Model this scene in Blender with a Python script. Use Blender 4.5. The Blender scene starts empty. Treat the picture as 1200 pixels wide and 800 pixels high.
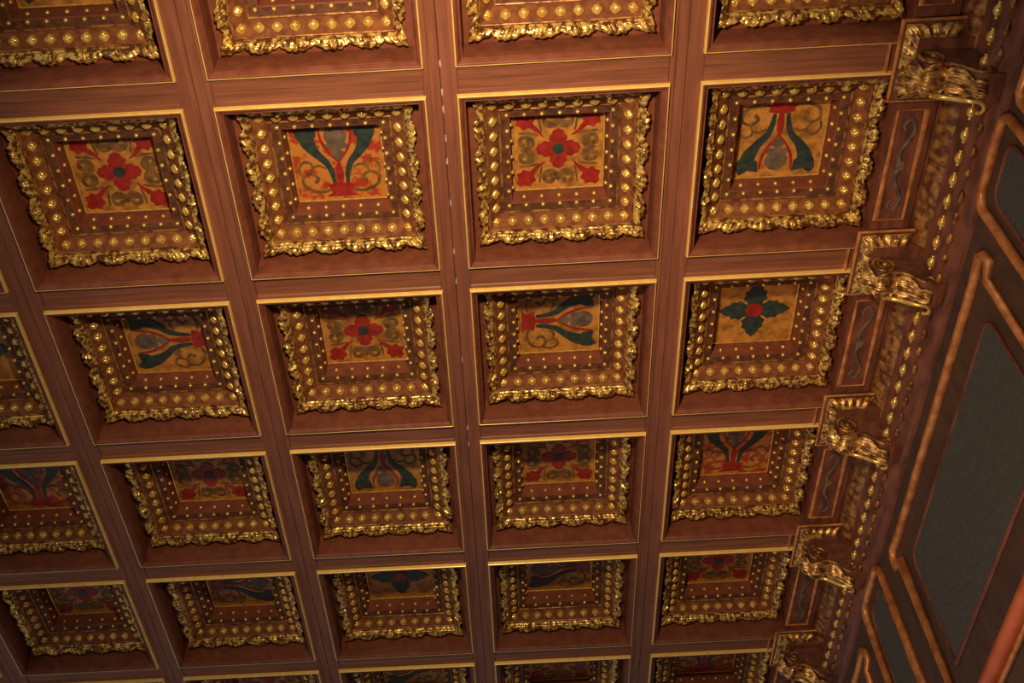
import bpy, bmesh, math, random
from mathutils import Vector, Matrix
random.seed(7)
PI = math.pi
S = bpy.context.scene
C = S.collection
H = 5.7                       # height of the beam undersides above the floor; t = height relative to them

# ------------------------------------------------------------------ camera
cam = bpy.data.cameras.new('camera'); camo = bpy.data.objects.new('camera', cam); C.objects.link(camo)
R = ((0.99860, 0.04590, -0.02610), (-0.05200, 0.76870, -0.63750), (-0.00920, 0.63800, 0.77000))
rt = Vector(R[0]).normalized(); fw = Vector(R[2]).normalized(); dn = fw.cross(rt).normalized(); rt = dn.cross(fw)
camo.matrix_world = Matrix(((rt.x, -dn.x, -fw.x, 2.084), (rt.y, -dn.y, -fw.y, -1.128),
                            (rt.z, -dn.z, -fw.z, H - 4.123), (0, 0, 0, 1)))
cam.sensor_width = 36; cam.lens = 1294.75 / 1200 * 36
cam.shift_x = (600 - 564.16) / 1200; cam.shift_y = -(400 - 394.36) / 1200
S.camera = camo
# ------------------------------------------------------------------ world, lamps, exposure
w = bpy.data.worlds.new('room_glow'); S.world = w; w.use_nodes = True
w.node_tree.nodes['Background'].inputs[0].default_value = (1.0, 0.92, 0.90, 1)
w.node_tree.nodes['Background'].inputs[1].default_value = 0.29
def lamp(name, loc, power, col, size):
    l = bpy.data.lights.new(name, 'POINT'); l.energy = power; l.color = col; l.shadow_soft_size = size
    o = bpy.data.objects.new(name, l); C.objects.link(o); o.location = loc; return o
def spot(name, loc, target, power, col, size, angle):
    l = bpy.data.lights.new(name, 'SPOT'); l.energy = power; l.color = col; l.shadow_soft_size = size; l.spot_size = math.radians(angle); l.spot_blend = 1
    o = bpy.data.objects.new(name, l); C.objects.link(o); o.location = loc
    o.rotation_euler = (Vector(target) - Vector(loc)).to_track_quat('-Z', 'Y').to_euler(); return o
spot('unseen_room_spot', (1.9, -.75, H - 2.4), (1.95, 1.4, H), 560, (1.0, 0.70, 0.43), .09, 80)  # unseen warm room lamp as a spot, cone shaped for falloff at the edges
spot('wall_light', (1.2, .9, H - 4.4), (4.1, 2.4, H - 1.3), 320, (1.0, 0.62, 0.38), .15, 62)
S.view_settings.view_transform = 'Standard'; S.view_settings.look = 'None'
S.view_settings.gamma = 1; S.view_settings.use_curve_mapping = False; S.view_settings.exposure = 0.0

# ------------------------------------------------------------------ materials
def mat(name, c1, c2, scale=6, stretch=(1, 1, 1), rough=.5, metal=0.0, bump=0.0, detail=6, lo=.35, hi=.65, spec=.5, rand=0.0):
    m = bpy.data.materials.new(name); m.use_nodes = True
    nt = m.node_tree; b = nt.nodes['Principled BSDF']; L = nt.links.new
    tc = nt.nodes.new('ShaderNodeTexCoord'); mp = nt.nodes.new('ShaderNodeMapping'); mp.inputs['Scale'].default_value = stretch
    no = nt.nodes.new('ShaderNodeTexNoise'); no.inputs['Scale'].default_value = scale; no.inputs['Detail'].default_value = detail
    cr = nt.nodes.new('ShaderNodeValToRGB')
    cr.color_ramp.elements[0].position = lo; cr.color_ramp.elements[0].color = (*c1, 1)
    cr.color_ramp.elements[1].position = hi; cr.color_ramp.elements[1].color = (*c2, 1)
    geo = nt.nodes.new('ShaderNodeNewGeometry')
    L(geo.outputs['Position'], mp.inputs[0]); L(mp.outputs[0], no.inputs[0]); L(no.outputs[0], cr.inputs[0]); L(cr.outputs[0], b.inputs['Base Color'])
    b.inputs['Roughness'].default_value = rough; b.inputs['Metallic'].default_value = metal
    b.inputs['Specular IOR Level'].default_value = spec
    if bump:
        bp = nt.nodes.new('ShaderNodeBump'); bp.inputs['Strength'].default_value = bump; bp.inputs['Distance'].default_value = .004
        L(no.outputs[0], bp.inputs['Height']); L(bp.outputs[0], b.inputs['Normal'])
    return m
M = {}
M['wood_y'] = mat('walnut_grain_along_room', (.19, .070, .040), (.27, .100, .055), 5, (9, .7, 9), .5, bump=.06, spec=.22)
M['wood_x'] = mat('walnut_grain_across_room', (.19, .071, .040), (.28, .105, .055), 5, (.7, 9, 9), .45, bump=.06, spec=.3)
M['coffer'] = mat('coffer_walnut', (.17, .052, .026), (.24, .076, .038), 7, (3, 3, 3), .55, bump=.1, spec=.25)
M['border'] = mat('brown_border', (.13, .045, .020), (.27, .10, .034), 28, (1, 1, 1), .75, bump=.3, spec=.15)
M['dark'] = mat('dark_border', (.07, .030, .018), (.16, .066, .028), 30, (1, 1, 1), .7, spec=.2)
M['gold'] = mat('bright_gilding', (.74, .42, .08), (1.0, .76, .22), 35, (1, 1, 1), .24, .55, bump=.3)
M['leaf'] = mat('leaf_gilding', (.17, .065, .022), (1.0, .70, .18), 45, (1, 1, 1), .24, .5, bump=.6, lo=.42, hi=.62)
M['bright'] = mat('burnished_gilt_line', (.98, .63, .14), (1.0, .80, .25), 30, (1, 1, 1), .32, .2)
M['mid'] = mat('aged_gilding', (.18, .07, .025), (.80, .50, .14), 34, (1, 1, 1), .28, .5, bump=.6, lo=.4, hi=.62)
M['worn'] = mat('worn_gilding', (.15, .055, .022), (.50, .25, .07), 26, (1, 1, 1), .38, .4, bump=.6, lo=.4, hi=.62)
M['copper'] = mat('copper_gilt', (.50, .17, .05), (.86, .40, .13), 18, (1, 1, 1), .35, .4, bump=.4)
M['rail'] = mat('red_gilt_rail', (.55, .10, .03), (.78, .20, .06), 6, (1, 1, 1), .4, .2)
M['ground'] = mat('ochre_painted_ground', (.34, .14, .028), (.66, .31, .06), 22, (1, 1, 1), .5, .15, lo=.35, hi=.6)
M['ground_red'] = mat('red_ochre_painted_ground', (.42, .05, .018), (.58, .24, .045), 20, (1, 1, 1), .5, .1, lo=.44, hi=.54)
M['red'] = mat('crimson_paint', (.24, .016, .012), (.40, .028, .018), 30, (1, 1, 1), .5)
M['teal'] = mat('teal_paint', (.016, .032, .030), (.040, .065, .055), 30, (1, 1, 1), .5)
M['olive'] = mat('olive_paint', (.10, .055, .018), (.26, .13, .035), 30, (1, 1, 1), .55)
M['grey'] = mat('grey_paint', (.09, .07, .05), (.20, .15, .10), 24, (1, 1, 1), .6)
M['panelwood'] = mat('frieze_panel_wood', (.10, .036, .022), (.24, .085, .045), 7, (3, 1, 3), .5)
M['walldark'] = mat('dark_stained_wall', (.065, .040, .030), (.10, .058, .040), 5, (3, 3, 1), .5)
M['fabric'] = mat('dark_green_wall_cloth', (.058, .064, .058), (.095, .100, .086), 40, (1, 1, 4), .9, bump=.3)
M['plaster'] = mat('plaster', (.32, .24, .24), (.5, .38, .37), 3, (1, 1, 1), .8)
M['parquet'] = mat('parquet', (.14, .06, .03), (.26, .12, .06), 3, (8, 1, 1), .35)

# ------------------------------------------------------------------ helpers
def mesh_obj(name, verts, faces, m, parent=None, smooth=False, loc=None, mats=None, fm=None):
    me = bpy.data.meshes.new(name); me.from_pydata([tuple(v) for v in verts], [], faces); me.update()
    bm = bmesh.new(); bm.from_mesh(me); bmesh.ops.recalc_face_normals(bm, faces=bm.faces); bm.to_mesh(me); bm.free()
    if smooth:
        for p in me.polygons: p.use_smooth = True
    me.materials.append(m)
    o = bpy.data.objects.new(name, me); C.objects.link(o)
    if parent: o.parent = parent
    if loc: o.location = loc
    return o
def empty(name, label, cat, loc, group=None):
    o = bpy.data.objects.new(name, None); C.objects.link(o); o.location = loc; o.empty_display_size = .1
    o['label'] = label; o['category'] = cat
    if group: o['group'] = group
    return o
class MB:
    def __init__(s): s.v = []; s.f = []
    def add(s, v, f):
        k = len(s.v); s.v += [tuple(q) for q in v]; s.f += [tuple(i + k for i in q) for q in f]; return s
    def box(s, x0, x1, y0, y1, z0, z1):
        return s.add([(x, y, z) for x in (x0, x1) for y in (y0, y1) for z in (z0, z1)],
                     [(0, 1, 3, 2), (4, 6, 7, 5), (0, 4, 5, 1), (2, 3, 7, 6), (0, 2, 6, 4), (1, 5, 7, 3)])
    def extr(s, prof, a0, a1, fn, closed=True):         # profile swept straight, fn(p, q, a) -> xyz
        n = len(prof); v = [fn(p, q, a) for a in (a0, a1) for p, q in prof]
        f = [(i, (i + 1) % n, n + (i + 1) % n, n + i) for i in range(n if closed else n - 1)]
        if closed: f += [tuple(range(n)), tuple(range(2 * n - 1, n - 1, -1))]
        return s.add(v, f)
    def tube(s, pts, rad, n=8, closed=False, cap=True, squash=(1, 1), up=Vector((0, 0, 1))):
        pts = [Vector(p) for p in pts]; m = len(pts); v = []
        for i, p in enumerate(pts):
            a = pts[(i - 1) % m] if (closed or i > 0) else p; b = pts[(i + 1) % m] if (closed or i < m - 1) else p
            d = (b - a).normalized(); u = d.cross(up)
            if u.length < 1e-4: u = d.cross(Vector((1, 0, 0)))
            u.normalize(); w_ = d.cross(u).normalized(); r = rad(i / max(1, m - 1)) if callable(rad) else rad
            if closed or 0 < i < m - 1:                    # widen mitred corners
                d1 = (p - a).normalized(); cs = max(.5, d.dot(d1)); 
            else: cs = 1
            for k in range(n):
                t = 2 * PI * k / n; v.append(p + u * (math.cos(t) * r * squash[0] / cs) + w_ * (math.sin(t) * r * squash[1]))
        f = []
        for i in range(m if closed else m - 1):
            for k in range(n):
                f.append((i * n + k, i * n + (k + 1) % n, ((i + 1) % m) * n + (k + 1) % n, ((i + 1) % m) * n + k))
        if not closed and cap: f += [tuple(range(n)), tuple(range(m * n - 1, m * n - n - 1, -1))]
        return s.add(v, f)
    def ball(s, c, r, seg=8, rings=5, sc=(1, 1, 1)):
        v = [(c[0], c[1], c[2] + r * sc[2])]
        for i in range(1, rings):
            ph = PI * i / rings
            for k in range(seg):
                t = 2 * PI * k / seg
                v.append((c[0] + r * sc[0] * math.sin(ph) * math.cos(t), c[1] + r * sc[1] * math.sin(ph) * math.sin(t), c[2] + r * sc[2] * math.cos(ph)))
        v.append((c[0], c[1], c[2] - r * sc[2])); f = []
        for k in range(seg): f.append((0, 1 + k, 1 + (k + 1) % seg))
        for i in range(rings - 2):
            for k in range(seg):
                a = 1 + i * seg; f.append((a + k, a + seg + k, a + seg + (k + 1) % seg, a + (k + 1) % seg))
        a = 1 + (rings - 2) * seg
        for k in range(seg): f.append((a + k, len(v) - 1, a + (k + 1) % seg))
        return s.add(v, f)
    def sqring(s, prof, closed=False):                  # profile (half width, t) mitred round a square
        n = len(prof); v = []
        for sx, sy in ((-1, -1), (1, -1), (1, 1), (-1, 1)):
            v += [(sx * h, sy * h, t) for h, t in prof]
        f = [(c * n + i, c * n + (i + 1) % n, ((c + 1) % 4) * n + (i + 1) % n, ((c + 1) % 4) * n + i)
             for c in range(4) for i in range(n if closed else n - 1)]
        return s.add(v, f)
    def build(s, name, m, parent=None, smooth=False, loc=None): return mesh_obj(name, s.v, s.f, m, parent, smooth, loc)

# ------------------------------------------------------------------ setting
YN, YF = -.14, 7.0; XL = -4.07; WX = 4.12
o = MB().box(XL - .2, WX + .3, YN - 3.5, YF + .2, H + .30, H + .45).build('ceiling', M['coffer']); o['kind'] = 'structure'
o = MB().box(WX, WX + .25, YN - 3.5, YF + .2, 0, H + .30).build('wall_right', M['walldark']); o['kind'] = 'structure'
o = MB().box(XL - .2, WX + .25, YN - 3.5, YF + .2, -.1, 0).build('floor', M['parquet']); o['kind'] = 'structure'

# ------------------------------------------------------------------ beams
HB = .0695
BP = [(-HB, 0), (-.047, 0), (-.042, .005), (-.0022, .005), (0, .012), (.0022, .005), (.042, .005), (.047, 0), (HB, 0), (HB, .298), (-HB, .298)]
ORD = ['first', 'second', 'third', 'fourth', 'fifth', 'sixth', 'seventh', 'eighth']
COLS = {3: 'column beside the frieze', 2: 'second column from frieze', 1: 'third column from frieze',
        0: 'fourth column from frieze', -1: 'fifth column from frieze', -2: 'sixth column from frieze', -3: 'seventh column from frieze'}
ROWS = {0: 'cropped top row', 1: 'first full row', 2: 'second full row', 3: 'third full row', 4: 'fourth full row',
        5: 'bottom edge row', 6: 'row beyond bottom edge', 7: 'row farthest away'}
for k in range(-3, 4):
    bx = k - .07
    o = MB().extr(BP, YN, YF, lambda p, q, a: (p, a, q)).build('ceiling_beam', M['wood_y'], loc=(bx, 0, H))
    o['label'] = 'long reddish brown ceiling beam running away lengthwise, %s counted from the wall frieze' % ORD[3 - k]
    o['category'] = 'beam'; o['group'] = 'long beams between the coffer columns'
    if k == 2:                                          # old pale paint chips caught along the seam
        rc = random.Random(3)
        for yy in (.86, .98, 1.06, 1.20, 1.31, 1.52, 1.78, 1.95, 2.43, 2.90, 3.02):
            n = 7; pts = [(.004 + (.0035 + .002 * rc.random()) * math.cos(2 * PI * q / n) + rc.uniform(-.001, .001), yy + (.010 + .016 * rc.random()) * math.sin(2 * PI * q / n)) for q in range(n)]
            MB().add([(x, y, .006) for x, y in pts] + [(x, y, .0025) for x, y in pts], [tuple(range(n)), tuple(range(2 * n - 1, n - 1, -1))] + [(q, (q + 1) % n, n + (q + 1) % n, n + q) for q in range(n)]
                     ).build('paint_chip', M['plaster'], o)
vis = {0: (-1, 3), 1: (-1, 3), 2: (-2, 3), 3: (-2, 3), 4: (-3, 3), 5: (-3, 3), 6: (-3, 3)}
for j in range(0, 8):
    lo, hi = vis.get(j, (-3, 3)); lo = min(lo, vis.get(j - 1, (0, 0))[0])
    for i in range(lo, hi + 1):
        x0, x1 = i + .001, i + .859
        if i == 3: x1 = 3.858
        b = MB().extr(BP, x0 - (i + .43), x1 - (i + .43), lambda p, q, a: (a, p, q))
        o = b.build('cross_beam', M['wood_x'], loc=(i + .43, j - .07, H))
        o['label'] = 'short brown cross beam above coffer, %s, %s' % (ROWS[j], COLS[i])
        o['category'] = 'beam'; o['group'] = 'short cross beams between coffers'
        if i == 3:
            MB().extr([(-.006, 0), (-.004, -.014), (.004, -.014), (.006, 0)], -.066, .066, lambda p, q, a: (p, a, q)
                      ).build('gilded_fillet', M['copper'], o, loc=(3.742 - 3.43, 0, 0))

# ------------------------------------------------------------------ coffer prototypes (meshes shared by every coffer)
def m_only(mb, name, m, smooth=False):
    o = mb.build(name, m, smooth=smooth); me = o.data; bpy.data.objects.remove(o); return me
P = {}
P['box'] = m_only(MB().sqring([(.4296, .0), (.4296, -.0218), (.424, -.0222), (.419, -.019), (.415, -.012), (.410, -.005), (.407, -.007), (.404, -.006), (.4035, 0), (.4025, .095), (.4025, .128), (.332, .128),
                               (.325, .120), (.318, .128), (.270, .172), (.266, .176), (.255, .176), (.226, .182), (.219, .184), (.2125, .265), (.2125, .288), (.4295, .288)], closed=True), 'coffer_box', M['coffer'])
P['lip'] = m_only(MB().sqring([(.4297, 0), (.4372, 0), (.4372, -.003), (.4352, -.0185), (.4332, -.0215), (.4305, -.0225), (.4297, -.0215)], closed=True), 'gilded_fillet', M['bright'])
P['border'] = m_only(MB().sqring([(.322, .124), (.3195, .1245), (.271, .1695), (.2735, .1725)], closed=True), 'rosette_border', M['border'])
def rnd(h, t, r, n=8): return [(h + r * math.cos(2 * PI * k / n), t + r * math.sin(2 * PI * k / n)) for k in range(n)]
P['fillet1'] = m_only(MB().sqring(rnd(.263, .172, .0055), closed=True), 'inner_gilded_fillet', M['worn'])
P['fillet0'] = m_only(MB().sqring(rnd(.327, .1225, .0045), closed=True), 'inner_gilded_fillet', M['worn'])
P['fillet2'] = m_only(MB().sqring(rnd(.2065, .267, .0045), closed=True), 'inner_gilded_fillet', M['gold'])
P['dark'] = m_only(MB().sqring([(.256, .1745), (.2265, .1800), (.2265, .183), (.256, .1775)], closed=True), 'dark_border', M['dark'])
# carved leaf moulding
def leaf_mesh():
    NU, NV = 160, 13; b = MB(); v = []; f = []
    base = [(.331, .120), (.336, .106), (.346, .093), (.360, .083), (.379, .076)]
    def prof(s):
        x = max(0, min(.9999, s)) * 4; i = int(x); q = x - i
        return (base[i][0] * (1 - q) + base[i + 1][0] * q, base[i][1] * (1 - q) + base[i + 1][1] * q)
    n1 = Vector((-.45, -.89))
    for side in range(4):
        ca, sa = math.cos(side * PI / 2), math.sin(side * PI / 2); k0 = len(v)
        for iu in range(NU + 1):
            u = -1 + 2 * iu / NU; pos = 2.5 * u; a = (pos % 1.0) - .5
            if abs(u) > .9999: a = 0.5
            a2 = abs(a); env = max(0, math.cos(PI * a)) ** .8 if abs(pos) < 2 else max(0, math.sin(PI * (abs(pos) - 2) / 1.0)) ** .6
            if abs(pos) > 2: a = (abs(pos) - 2.5) ; env = max(.0, math.cos(PI * a * .9))
            lobes = abs(math.cos(PI * a * 4.5))
            reach = .60 + .40 * env * (.7 + .3 * lobes)
            for iv in range(NV):
                s = iv / (NV - 1); h, t = prof(s * reach + .02)
                lf = env * math.sin(PI * min(1, s * 1.02)) ** .5 if s < 1 else 0
                d = .011 * lf * (.45 + .55 * lobes) * (.7 + .3 * math.cos(s * 16))
                d += .013 * math.exp(-((a) / .05) ** 2) * math.sin(PI * s) ** .6
                sw = .35 + .45 * (1 - (2 * a2) ** 2) if False else .55 - .25 * math.cos(2 * PI * a)
                d += .010 * (1 - env) * math.exp(-((s - .5) / .16) ** 2)
                d += .005 * math.exp(-((s - .05) / .05) ** 2)
                hh = h + n1.x * d; tt = t + n1.y * d
                x, y = u * hh, hh
                v.append((x * ca - y * sa, x * sa + y * ca, tt))
        for iu in range(NU):
            for iv in range(NV - 1):
                p = k0 + iu * NV + iv; f.append((p, p + 1, p + NV + 1, p + NV))
        # back sheet so that the leaves have thickness
        kb = len(v)
        for iu in range(NU + 1):
            q = v[k0 + iu * NV + NV - 1]; q0 = v[k0 + iu * NV]
            v.append((q[0], q[1], q[2] + .012)); v.append((q0[0], q0[1], q0[2] + .006))
        for iu in range(NU):
            p = k0 + iu * NV + NV - 1; q = kb + iu * 2
            f.append((p, q, q + 2, p + NV)); f.append((q, q + 1, q + 3, q + 2)); p0 = k0 + iu * NV; f.append((q + 1, p0, p0 + NV, q + 3))
    b.add(v, f); return m_only(b, 'leaf_moulding', M['leaf'], True)
P['leaf'] = leaf_mesh()
# small studs
hs = .232; ts = .1775; STUDS = []
for k in range(6):
    q = -1 + 2 * k / 6
    STUDS += [(x * hs, y * hs, ts) for (x, y) in ((q, -1), (1, q), (-q, 1), (-1, -q))]
hs2 = .2150
for k in range(5):
    q = (-1 + 2 * (k + .5) / 5) * .94
    STUDS += [(x * hs2, y * hs2, .220) for (x, y) in ((q, -1), (1, q), (q, 1), (-1, q))]
P['stud'] = m_only(MB().ball((0, 0, 0), .0103, 8, 6), 'gilded_stud', M['gold'], True)
# rosette: five petals round a boss, built about its own centre, facing down
def rosette_mesh():
    b = MB(); seg, rg = 24, 6; v = [(0, 0, -.012)]; f = []
    for i in range(1, rg + 1):
        q = i / rg
        for k in range(seg):
            t = 2 * PI * k / seg; pet = abs(math.cos(2 * t))
            r = .0255 * q * (1 - .12 * (1 - pet) * q)
            z = -.014 * math.exp(-(q / .33) ** 2) - .013 * math.sin(PI * min(1, q)) ** .7 * (.65 + .35 * pet) if q < 1 else .004
            v.append((r * math.cos(t), r * math.sin(t), z))
    for k in range(seg): f.append((0, 1 + k, 1 + (k + 1) % seg))
    for i in range(rg - 1):
        for k in range(seg):
            a = 1 + i * seg; f.append((a + k, a + seg + k, a + seg + (k + 1) % seg, a + (k + 1) % seg))
    f.append(tuple(1 + (rg - 1) * seg + k for k in range(seg)))
    b.add(v, f); return m_only(b, 'rosette', M['gold'], True)
P['rosette'] = rosette_mesh()

# painted motifs, drawn as thin raised paint/relief pieces. px right, py down in the photo (away along the room)
PH = .2055; PT = .275
def smooth(pts, n=6):
    out = []
    P_ = [pts[0]] + list(pts) + [pts[-1]]
    for i in range(1, len(P_) - 2):
        for k in range(n):
            t = k / n; a, b_, c, d = P_[i - 1], P_[i], P_[i + 1], P_[i + 2]
            out.append(tuple(.5 * (2 * b_[m] + (c[m] - a[m]) * t + (2 * a[m] - 5 * b_[m] + 4 * c[m] - d[m]) * t * t + (3 * b_[m] - a[m] - 3 * c[m] + d[m]) * t ** 3) for m in range(len(pts[0]))))
    out.append(tuple(pts[-1])); return out
class Paint(MB):
    def __init__(s, rot=0): super().__init__(); s.c, s.s = round(math.cos(rot), 9), round(math.sin(rot), 9)
    def pt(s, x, y): return ((x * s.c - y * s.s) * PH, (x * s.s + y * s.c) * PH)
    def poly(s, pts, lift=.003):
        q = [s.pt(*p) for p in pts]; n = len(q)
        return s.add([(x, y, PT + .001) for x, y in q] + [(x, y, PT - lift) for x, y in q],
                     [tuple(range(n)), tuple(range(2 * n - 1, n - 1, -1))] + [(i, (i + 1) % n, n + (i + 1) % n, n + i) for i in range(n)])
    def stroke(s, pts, lift=.003):                      # pts (x, y, width)
        p = smooth(pts); L_, R_ = [], []
        for i in range(len(p)):
            a = p[max(0, i - 1)]; b_ = p[min(len(p) - 1, i + 1)]; dx, dy = b_[0] - a[0], b_[1] - a[1]; l = math.hypot(dx, dy) or 1
            w_ = max(.006, p[i][2]) / 2; L_.append((p[i][0] - dy / l * w_, p[i][1] + dx / l * w_)); R_.append((p[i][0] + dy / l * w_, p[i][1] - dx / l * w_))
        for i in range(len(p) - 1): s.poly([L_[i], L_[i + 1], R_[i + 1], R_[i]], lift)
        return s
    def disc(s, x, y, r, n=18, wob=0, lobes=0, ph=0, lift=.003):
        return s.poly([(x + r * (1 + wob * math.cos(lobes * t + ph)) * math.cos(t), y + r * (1 + wob * math.cos(lobes * t + ph)) * math.sin(t)) for t in [2 * PI * k / n for k in range(n)]], lift)
P['ground'] = m_only(MB().box(-.211, .211, -.211, .211, PT, PT + .012), 'painted_panel', M['ground'])
P['ground_red'] = m_only(MB().box(-.211, .211, -.211, .211, PT, PT + .012), 'painted_panel', M['ground_red'])
def motif_A():
    out = []
    p = Paint()
    for k in range(4):
        t = k * PI / 2; c, s_ = math.cos(t), math.sin(t)
        p.poly([(c * x - s_ * y, s_ * x + c * y) for x, y in ((.01, 0), (.19, -.18), (.30, -.20), (.38, -.13), (.44, -.12), (.50, 0), (.44, .12), (.38, .13), (.30, .20), (.19, .18))], .0045)
    out.append(('painted_flower', m_only(p, 'painted_flower', M['red'])))
    out.append(('flower_eye', m_only(Paint().disc(0, 0, .13, lift=.008), 'flower_eye', M['teal'])))
    cm = []
    for k in range(4):
        p = Paint(k * PI / 2)
        p.poly([(.50, .50), (.55, .66), (.50, .78), (.58, .84), (.60, .93), (.74, .90), (.84, .95), (.93, .86), (.90, .74), (.94, .62), (.84, .58), (.78, .50), (.66, .55)], .004)
        p.stroke([(.33, .30, .02), (.42, .44, .07), (.56, .56, .12)], .004)
        out.append(('corner_leaf', m_only(p, 'corner_leaf', M['red'])))
    for k in range(4):
        p = Paint(k * PI / 2)
        for sg in (-1, 1):
            p.stroke([(sg * .04, -.62, .10), (sg * .16, -.56, .10), (sg * .29, -.62, .09), (sg * .30, -.80, .08), (sg * .16, -.84, .10), (sg * .10, -.74, .11)])
            p.stroke([(sg * .42, -.86, .04), (sg * .40, -.62, .05), (sg * .36, -.44, .03)])
        p.poly([(-.36, -.66), (-.10, -.60), (.10, -.60), (.36, -.66), (.36, -.70), (.10, -.70), (0, -.84), (-.10, -.70), (-.36, -.70)])
        out.append(('painted_scroll', m_only(p, 'painted_scroll', M['olive'])))
    return out
def motif_B(rot):
    out = []
    for sg in (-1, 1):
        p = Paint(rot)
        p.poly([(sg * x, y) for x, y in ((.38, -.88), (.62, -.83), (.80, -.95), (.88, -.80), (.86, -.62), (.76, -.45), (.55, -.50), (.42, -.62))], .005)
        p.stroke([(sg * .66, -.66, .36), (sg * .61, -.44, .30), (sg * .46, -.18, .19), (sg * .27, .05, .14), (sg * .18, .30, .11), (sg * .15, .56, .07)], .005)
        out.append(('painted_dolphin', m_only(p, 'painted_dolphin', M['teal'])))
    p = Paint(rot); p.disc(0, -.60, .25); p.poly([(-.3, -.38), (-.12, -.46), (.12, -.46), (.3, -.38), (.2, -.30), (-.2, -.30)]); p.disc(0, -.16, .14, wob=.25, lobes=4)
    p.stroke([(-.22, -.60, .06), (0, -.52, .06), (.22, -.60, .06)], .006)
    out.append(('painted_globe', m_only(p, 'painted_globe', M['grey'])))
    for sg in (-1, 1):
        p = Paint(rot)
        p.stroke([(sg * .22, .74, .05), (sg * .50, .80, .07), (sg * .80, .66, .07), (sg * .84, .42, .06), (sg * .66, .32, .06), (sg * .50, .44, .07), (sg * .58, .56, .09)])
        p.stroke([(sg * .84, .42, .04), (sg * .90, .20, .05), (sg * .78, .02, .06), (sg * .62, .06, .05), (sg * .60, .18, .05)])
        p.stroke([(sg * .30, .20, .03), (sg * .46, .12, .05), (sg * .60, .18, .05), (sg * .66, .32, .04)])
        out.append(('painted_scroll', m_only(p, 'painted_scroll', M['olive'])))
    p = Paint(rot)
    p.poly([(-.30, .62), (-.14, .58), (.14, .58), (.30, .62), (.22, .82), (.36, .92), (-.36, .92), (-.22, .82)], .004)
    p.stroke([(0, .02, .05), (0, .3, .16), (0, .60, .08)], .004)
    for sg in (-1, 1): p.stroke([(sg * .36, -.82, .03), (sg * .32, -.5, .06), (sg * .20, -.22, .05), (0, .05, .03)], .004)
    out.append(('painted_stand', m_only(p, 'painted_stand', M['red'])))
    return out
def motif_C():
    out = []
    for k in range(4):
        p = Paint(k * PI / 2); L_ = .88 if k % 2 == 0 else .86
        p.poly([(.02, 0), (.18, -.17), (.26, -.20), (.34, -.29), (.46, -.24), (.54, -.27), (.62, -.16), (.70, -.15), (L_, 0), (.70, .15), (.62, .16), (.54, .27), (.46, .24), (.34, .29), (.26, .20), (.18, .17)], .004)
        out.append(('teal_leaf', m_only(p, 'teal_leaf', M['teal'])))
    out.append(('flower_eye', m_only(Paint().disc(0, 0, .21, wob=.06, lobes=6, lift=.008), 'flower_eye', M['red'])))
    return out
MOT = {'A': motif_A(), 'C': motif_C()}
for k in range(4): MOT['B%d' % k] = motif_B(k * PI / 2)      # 0: V, 1: opens right, 2: inverted V, 3: opens left
LAB = {'A': 'red flower and red corner leaves', 'C': 'teal flower and red centre',
       'B0': 'teal dolphins in V shape', 'B2': 'teal dolphins in upside-down V',
       'B1': 'teal dolphins spreading right', 'B3': 'teal dolphins spreading left'}
PLAN = {(1, 0): 'A', (3, 0): 'A', (0, 0): 'B2', (2, 0): 'B0', (-1, 1): 'B1', (0, 1): 'A', (1, 1): 'B0', (2, 1): 'A', (3, 1): 'B2',
        (-1, 2): 'C', (0, 2): 'B3', (1, 2): 'A', (2, 2): 'B1', (3, 2): 'C', (-1, 3): 'B0', (0, 3): 'A', (1, 3): 'B2', (2, 3): 'A', (3, 3): 'B0',
        (0, 4): 'B1', (1, 4): 'C', (2, 4): 'B3', (3, 4): 'A', (-1, 4): 'A'}
def inst(name, me, parent, loc=(0, 0, 0), rot=None, label=None):
    o = bpy.data.objects.new(name, me); C.objects.link(o); o.parent = parent; o.location = loc
    if rot: o.rotation_euler = rot
    if label: o['label'] = label
    return o
RB = .2955; RBT = .1465; TA = math.atan2(.045, .049)
for j in range(0, 7):
    for i in range(vis[j][0], vis[j][1] + 1):
        mo = PLAN.get((i, j)) or ('B%d' % ((i + j) // 2 % 4) if (i + j) % 2 == 0 else 'A')
        if j >= 5 or i <= -2 or j == 0: lb = 'carved gilded ceiling coffer, %s, %s' % (ROWS[j], COLS[i])
        else: lb = 'coffer with %s, %s, %s' % (LAB[mo], ROWS[j], COLS[i])
        root = empty('ceiling_coffer', lb, 'coffer', (i + .43, j + .43, H), 'painted coffers of the ceiling')
        inst('coffer_box', P['box'], root); inst('gilded_fillet', P['lip'], root); inst('rosette_border', P['border'], root)
        inst('inner_fillet', P['fillet0'], root); inst('inner_fillet', P['fillet1'], root); inst('inner_fillet', P['fillet2'], root)
        inst('dark_border', P['dark'], root); inst('leaf_moulding', P['leaf'], root); [inst('gilded_stud', P['stud'], root, q) for q in STUDS]
        for k in range(8):
            q = (-1 + k / 4) * RB
            for n_, (x, y) in enumerate(((q, -RB), (RB, q), (-q, RB), (-RB, -q))):
                ang = [(0, PI), (1, PI / 2)][0]
                rx = (TA if n_ == 0 else -TA if n_ == 2 else 0); ry = (TA if n_ == 1 else -TA if n_ == 3 else 0)
                if k == 0: rx *= .6; ry = (-TA if x < 0 else TA) * .6; rx = (TA if y < 0 else -TA) * .6
                inst('rosette', P['rosette'], root, (x, y, RBT), (rx, ry, 0))
        pn = inst('painted_panel', P['ground_red'] if mo == 'B0' else P['ground'], root)
        for nm, me in MOT[mo]: inst(nm, me, pn)

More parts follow.
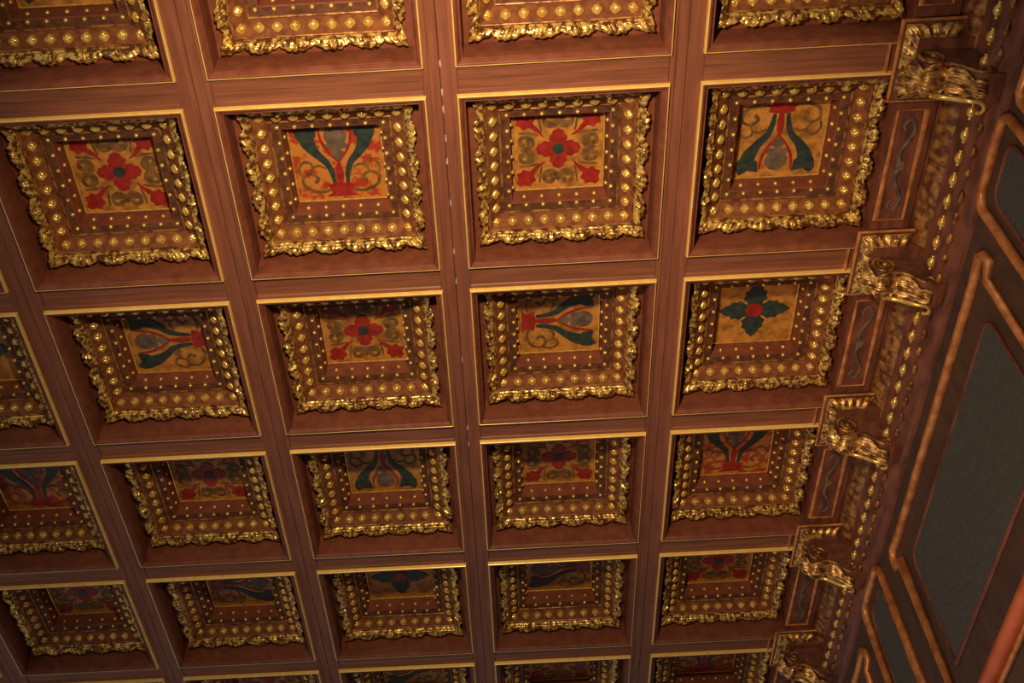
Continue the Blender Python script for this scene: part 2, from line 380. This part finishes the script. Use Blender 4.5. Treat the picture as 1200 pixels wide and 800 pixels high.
# ------------------------------------------------------------------ wall frieze: brackets, sunk panels, cornice
def block_leaf(b, x0, x1, y0, y1, t0, t1, inset, n_u, edges='nw'):
    # sloping carved strip round a rectangle from (outer, t0) to (inner, t1), with ribbed relief
    cx_, cy_ = (x0 + x1) / 2, (y0 + y1) / 2
    def side(p, q, nrm):                                # p->q outer edge, nrm inward direction
        L_ = (Vector(q) - Vector(p)).length; n = max(8, int(L_ / .0045)); v = []; NV = 8
        for iu in range(n + 1):
            u = iu / n; pos = u * L_ / .048; a = (pos % 1) - .5; env = max(0, math.cos(PI * a)) ** .7
            for iv in range(NV):
                s = iv / (NV - 1); ins = inset * s
                e = ins / L_; uu = u * (1 - 2 * e) + e
                x = p[0] + (q[0] - p[0]) * uu + nrm[0] * ins; y = p[1] + (q[1] - p[1]) * uu + nrm[1] * ins
                d = .010 * env * math.sin(PI * s) ** .6 * (.7 + .3 * math.cos(12 * s)) + .006 * math.exp(-(a / .07) ** 2) * math.sin(PI * s)
                v.append((x - nrm[0] * d * .7, y - nrm[1] * d * .7, t0 + (t1 - t0) * s ** 1.3 - d * .7))
        f = [(iu * NV + iv, iu * NV + iv + 1, (iu + 1) * NV + iv + 1, (iu + 1) * NV + iv) for iu in range(n) for iv in range(NV - 1)]
        b.add(v, f)
    side((x0, y0), (x1, y0), (0, 1)); side((x0, y1), (x0, y0), (1, 0)); side((x1, y1), (x0, y1), (0, -1))
# bracket local origin: x=0 at 3.76, y=0 at the beam centre line, z=0 at beam underside
BW, BD = .245, .175
b = MB().box(.002, BW + .06, -BD + .002, BD - .002, -.052, -.0265); MBK = m_only(b, 'bracket_block', M['panelwood'])
b = MB()
def fil(b, pts, r=.0065): b.tube(pts, r, 8, up=Vector((0, 0, 1)))
fil(b, [(BW, -BD, -.052), (0, -BD, -.052), (0, BD, -.052), (BW, BD, -.052)]); MFL = m_only(b, 'gilded_fillet', M['copper'])
b = MB(); block_leaf(b, .012, BW, -BD + .012, BD - .012, -.060, -.095, .045, 0); MBL = m_only(b, 'leaf_moulding', M['mid'], True)
b = MB().box(.058, BW + .03, -BD + .058, BD - .058, -.105, -.05)
prof = smooth([(.075, -.10), (.050, -.13), (.044, -.17), (.058, -.205), (.092, -.218), (.125, -.210), (.155, -.216), (.19, -.245), (.22, -.285), (.25, -.31), (.285, -.32)], 5)
prof = [(x, t) for x, t in prof] + [(.32, -.32), (.32, -.10)]
b.extr(prof, -.064, .064, lambda p, q, a: (p, a, q)); MCB = m_only(b, 'corbel', M['panelwood'])
def volute(yy, sg):
    b = MB(); pts = []
    for k in range(44):
        th = k / 43 * 2.2 * 2 * PI; r = .008 + .046 * (1 - k / 43)
        pts.append((.098 + r * math.cos(th + PI / 2), yy + sg * .004, -.160 + r * math.sin(th + PI / 2)))
    b.tube(pts, lambda q: .0085 - .002 * q, 7, up=Vector((0, 1, 0))); b.ball((.098, yy + sg * .008, -.160), .014, 10, 7)
    pts = smooth([(.098, yy, -.216), (.13, yy, -.215), (.17, yy, -.228), (.205, yy, -.265), (.235, yy, -.295), (.27, yy, -.297), (.275, yy, -.268), (.25, yy, -.26), (.245, yy, -.275)], 5)
    b.tube(pts, lambda q: .0085 - .002 * q, 7, up=Vector((0, 1, 0))); return m_only(b, 'volute', M['worn'], True)
MV = [volute(-.064, -1), volute(.064, 1)]
def acanthus():
    NU, NV = 44, 64; v = []; f = []
    pth = smooth([(.262, -.325), (.225, -.303), (.185, -.258), (.150, -.226), (.115, -.222), (.070, -.228), (.034, -.200), (.018, -.165), (.018, -.130), (.004, -.122), (-.010, -.138)], 6)
    for iv in range(NV):
        s = iv / (NV - 1); k = s * (len(pth) - 1); i = min(len(pth) - 2, int(k)); q = k - i
        x = pth[i][0] * (1 - q) + pth[i + 1][0] * q; t = pth[i][1] * (1 - q) + pth[i + 1][1] * q
        d = Vector((pth[i + 1][0] - pth[i][0], pth[i + 1][1] - pth[i][1])).normalized(); nx, nt_ = -d.y, d.x
        if nt_ > 0: nx, nt_ = -nx, -nt_
        lob = abs(math.cos(PI * s * 4.5)); wd = (.026 + .050 * math.sin(PI * min(1, s * 1.05)) ** .6) * (.60 + .40 * lob ** .7)
        for iu in range(NU):
            u = -1 + 2 * iu / (NU - 1)
            dd = .008 + .016 * abs(math.cos(PI * (s * 4.5 - abs(u) * .55))) * math.sin(PI * min(1, abs(u) * .9 + .1)) + .016 * math.exp(-(u / .13) ** 2) - .010 * u * u + .005 * math.cos(u * 20)
            v.append((x + nx * dd, u * wd, t + nt_ * dd))
    for iv in range(NV - 1):
        for iu in range(NU - 1):
            p = iv * NU + iu; f.append((p, p + 1, p + NU + 1, p + NU))
    b = MB().add(v, f); o = b.build('acanthus_leaf', M['mid'], smooth=True)
    md = o.modifiers.new('thick', 'SOLIDIFY'); md.thickness = .006
    dg = bpy.context.evaluated_depsgraph_get(); me = bpy.data.meshes.new_from_object(o.evaluated_get(dg)); bpy.data.objects.remove(o); me.name = 'acanthus_leaf'; return me
MAL = acanthus()
b = MB()
b.tube(smooth([(.09, .062, -.225), (.13, .066, -.235), (.17, .062, -.262), (.215, .055, -.300), (.255, .055, -.315), (.278, .085, -.312), (.268, .112, -.300), (.255, .105, -.298)], 6), lambda q: .012 * (1 - .35 * q), 8)
MRB = m_only(b, 'curling_stem', M['gold'], True)
for j in range(0, 8):
    lb = 'carved gilded scroll bracket at frieze end of cross beam above %s' % ROWS[j]
    r = empty('carved_bracket', lb, 'bracket', (3.76, j - .07, H), 'carved brackets along the wall frieze')
    inst('bracket_block', MBK, r); inst('gilded_fillet', MFL, r); inst('leaf_moulding', MBL, r); cb = inst('corbel', MCB, r)
    for m_ in MV: inst('volute', m_, cb)
    inst('acanthus_leaf', MAL, cb); inst('curling_stem', MRB, cb)
# sunk panels between brackets
PX0, PX1, PY = .0, .105, .318
b = MB().box(-.060, .119, -.322, .322, -.034, -.0262); MPB = m_only(b, 'sunk_board', M['panelwood'])
b = MB(); b.tube([(-.040, -.272, -.036), (.082, -.272, -.036), (.082, .272, -.036), (-.040, .272, -.036)], .0065, 8, closed=True); MPF = m_only(b, 'gilded_frame', M['copper'])
b = MB()
for sg in (-1, 1):
    b.tube(smooth([(.02, sg * .0, -.035), (.005, sg * .06, -.035), (.03, sg * .12, -.035), (.05, sg * .17, -.035), (.03, sg * .225, -.035), (.0, sg * .20, -.035), (.015, sg * .17, -.035)], 6), lambda q: .012 - .006 * q, 6, squash=(1, .3))
b.ball((.021, 0, -.035), .022, 10, 6, (1, 1.2, .2)); MPS = m_only(b, 'painted_scroll', M['grey'], True)
for j in range(0, 7):
    lb = 'narrow sunk frieze panel with faint grey scrollwork beside %s' % ROWS[j]
    r = empty('frieze_panel', lb, 'panel', (3.862, j + .43, H), 'sunk panels along the wall frieze')
    inst('sunk_board', MPB, r); inst('gilded_frame', MPF, r); inst('painted_scroll', MPS, r)
# cornice running along the wall
o = MB().extr([(3.984, .295), (3.984, -.012), (3.990, -.020), (4.000, -.022), (4.012, -.06), (4.040, -.11), (4.052, -.15), (4.052, -.20), (4.030, -.215), (4.030, -.262), (4.055, -.272),
               (4.055, -.30), (4.085, -.31), (4.10, -.335), (4.119, -.34), (4.119, .295)], YN - 1, YF, lambda p, q, a: (p, a, q)).build('trim_1', M['panelwood'], loc=(0, 0, H)); o['kind'] = 'structure'
cr = empty('cornice_carving', 'gilded bead and leaf carving running along the cornice above the wall panels', 'moulding', (3.98, 0, H))
MB().tube([(.002, YN, -.018), (.002, YF, -.018)], .006, 8).build('gilded_fillet', M['copper'], cr)
v = []; NV = 8; n = int((YF - YN) / .005)
for iu in range(n + 1):
    y = YN + (YF - YN) * iu / n; a = ((y / .062) % 1) - .5; env = max(0, math.cos(PI * a)) ** .6
    for iv in range(NV):
        s = iv / (NV - 1); d = .013 * env * math.sin(PI * s) ** .5 * (.65 + .35 * math.cos(10 * s)) + .002
        v.append((.020 + .045 * s - d * .9, y, -.030 - .085 * s - d * .4))
f = [(iu * NV + iv, iu * NV + iv + 1, (iu + 1) * NV + iv + 1, (iu + 1) * NV + iv) for iu in range(n) for iv in range(NV - 1)]
MB().add(v, f).build('leaf_moulding', M['worn'], cr, smooth=True)
def lathe_y(pr, seg=12):                                # pr: (y, r), spindle along y
    v = [(r_ * math.cos(2 * PI * k / seg), y_, r_ * math.sin(2 * PI * k / seg)) for y_, r_ in pr for k in range(seg)]; n = len(pr)
    f = [(i * seg + k, i * seg + (k + 1) % seg, (i + 1) * seg + (k + 1) % seg, (i + 1) * seg + k) for i in range(n - 1) for k in range(seg)]
    return MB().add(v, f + [tuple(range(seg)), tuple(range(n * seg - 1, (n - 1) * seg - 1, -1))])
MBE = m_only(lathe_y([(-.036, .003), (-.034, .008), (-.030, .008), (-.027, .004), (-.022, .010), (-.014, .0165), (0, .019),
                      (.014, .0165), (.022, .010), (.027, .004), (.030, .008), (.034, .008), (.036, .003)]), 'gilded_bead', M['gold'], True)
MSB = m_only(lathe_y([(-.030, .002), (-.026, .008), (-.014, .0125), (0, .015), (.014, .0125), (.026, .008), (.030, .002)], 8), 'small_bead', M['worn'], True)
y = YN + .05
while y < 6.6:
    inst('gilded_bead', MBE, cr, (.046, y, -.24)); inst('small_bead', MSB, cr, (.070, y + .05, -.296)); y += .105

# ------------------------------------------------------------------ wall panels on the right
def wall_panel(y0, y1, top, bot, ear, label, inner=True):
    r = empty('wall_panel', label, 'panel', (WX, (y0 + y1) / 2, H + bot), 'framed cloth panels on the right wall')
    yc = (y0 + y1) / 2; z0 = bot
    e = .075 if ear else .0; g = .10
    def loop(y0, y1, top, bot, e, g):
        if e: return [(y0, bot), (y0, top - g), (y0 - e, top - g + .03), (y0 - e, top - .02), (y0 - e + .03, top + .012), (y0 + .10, top),
                      (y1 - .10, top), (y1 + e - .03, top + .012), (y1 + e, top - .02), (y1 + e, top - g + .03), (y1, top - g), (y1, bot)]
        return [(y0, bot), (y0, top - .05), (y0 + .025, top - .012), (y0 + .06, top), (y1 - .06, top), (y1 - .025, top - .012), (y1, top - .05), (y1, bot)]
    pts = loop(y0, y1, top, bot, e, g)
    MB().tube([(-.012, a - yc, t - z0) for a, t in pts], .021, 10, closed=True, up=Vector((1, 0, 0))).build('gilded_frame', M['copper'], r, smooth=True)
    iy = .13 if inner else .075; it = .17 if inner else .09
    p2 = loop(y0 + iy, y1 - iy, top - it, bot + .30, 0, 0)
    MB().tube([(-.004, a - yc, t - z0) for a, t in p2], .009, 8, closed=True, up=Vector((1, 0, 0))).build('inner_moulding', M['panelwood'], r, smooth=True)
    n = len(p2)
    MB().add([(-.004, a - yc, t - z0) for a, t in p2] + [(-.001, a - yc, t - z0) for a, t in p2],
             [tuple(range(n)), tuple(range(2 * n - 1, n - 1, -1))] + [(i, (i + 1) % n, n + (i + 1) % n, n + i) for i in range(n)]).build('cloth_field', M['fabric'], r)
wall_panel(-.92, .85, -.42, -1.56, True, 'nearest wide wall panel, only its gilded corner at the upper right edge')
wall_panel(1.02, 1.44, -.335, -1.56, False, 'narrow wall panel in gilded frame at the upper right edge of the photo', False)
wall_panel(1.66, 3.44, -.475, -1.56, True, 'large dark green cloth wall panel in gilded frame with eared corners')
wall_panel(3.74, 4.155, -.345, -1.56, False, 'narrow wall panel in gilded frame just beyond the large dark green panel', False)
wall_panel(4.42, 6.16, -.475, -1.56, True, 'farthest wide wall panel, only its gilded corner seen at the bottom edge')
o = MB().tube([(0, -3, 0), (0, YF, 0)], .036, 14).build('wall_rail', M['rail'], loc=(4.076, 0, H - 1.55), smooth=True)
o['label'] = 'round reddish gilt rail along wall under dark panels, bottom right corner'; o['category'] = 'rail'
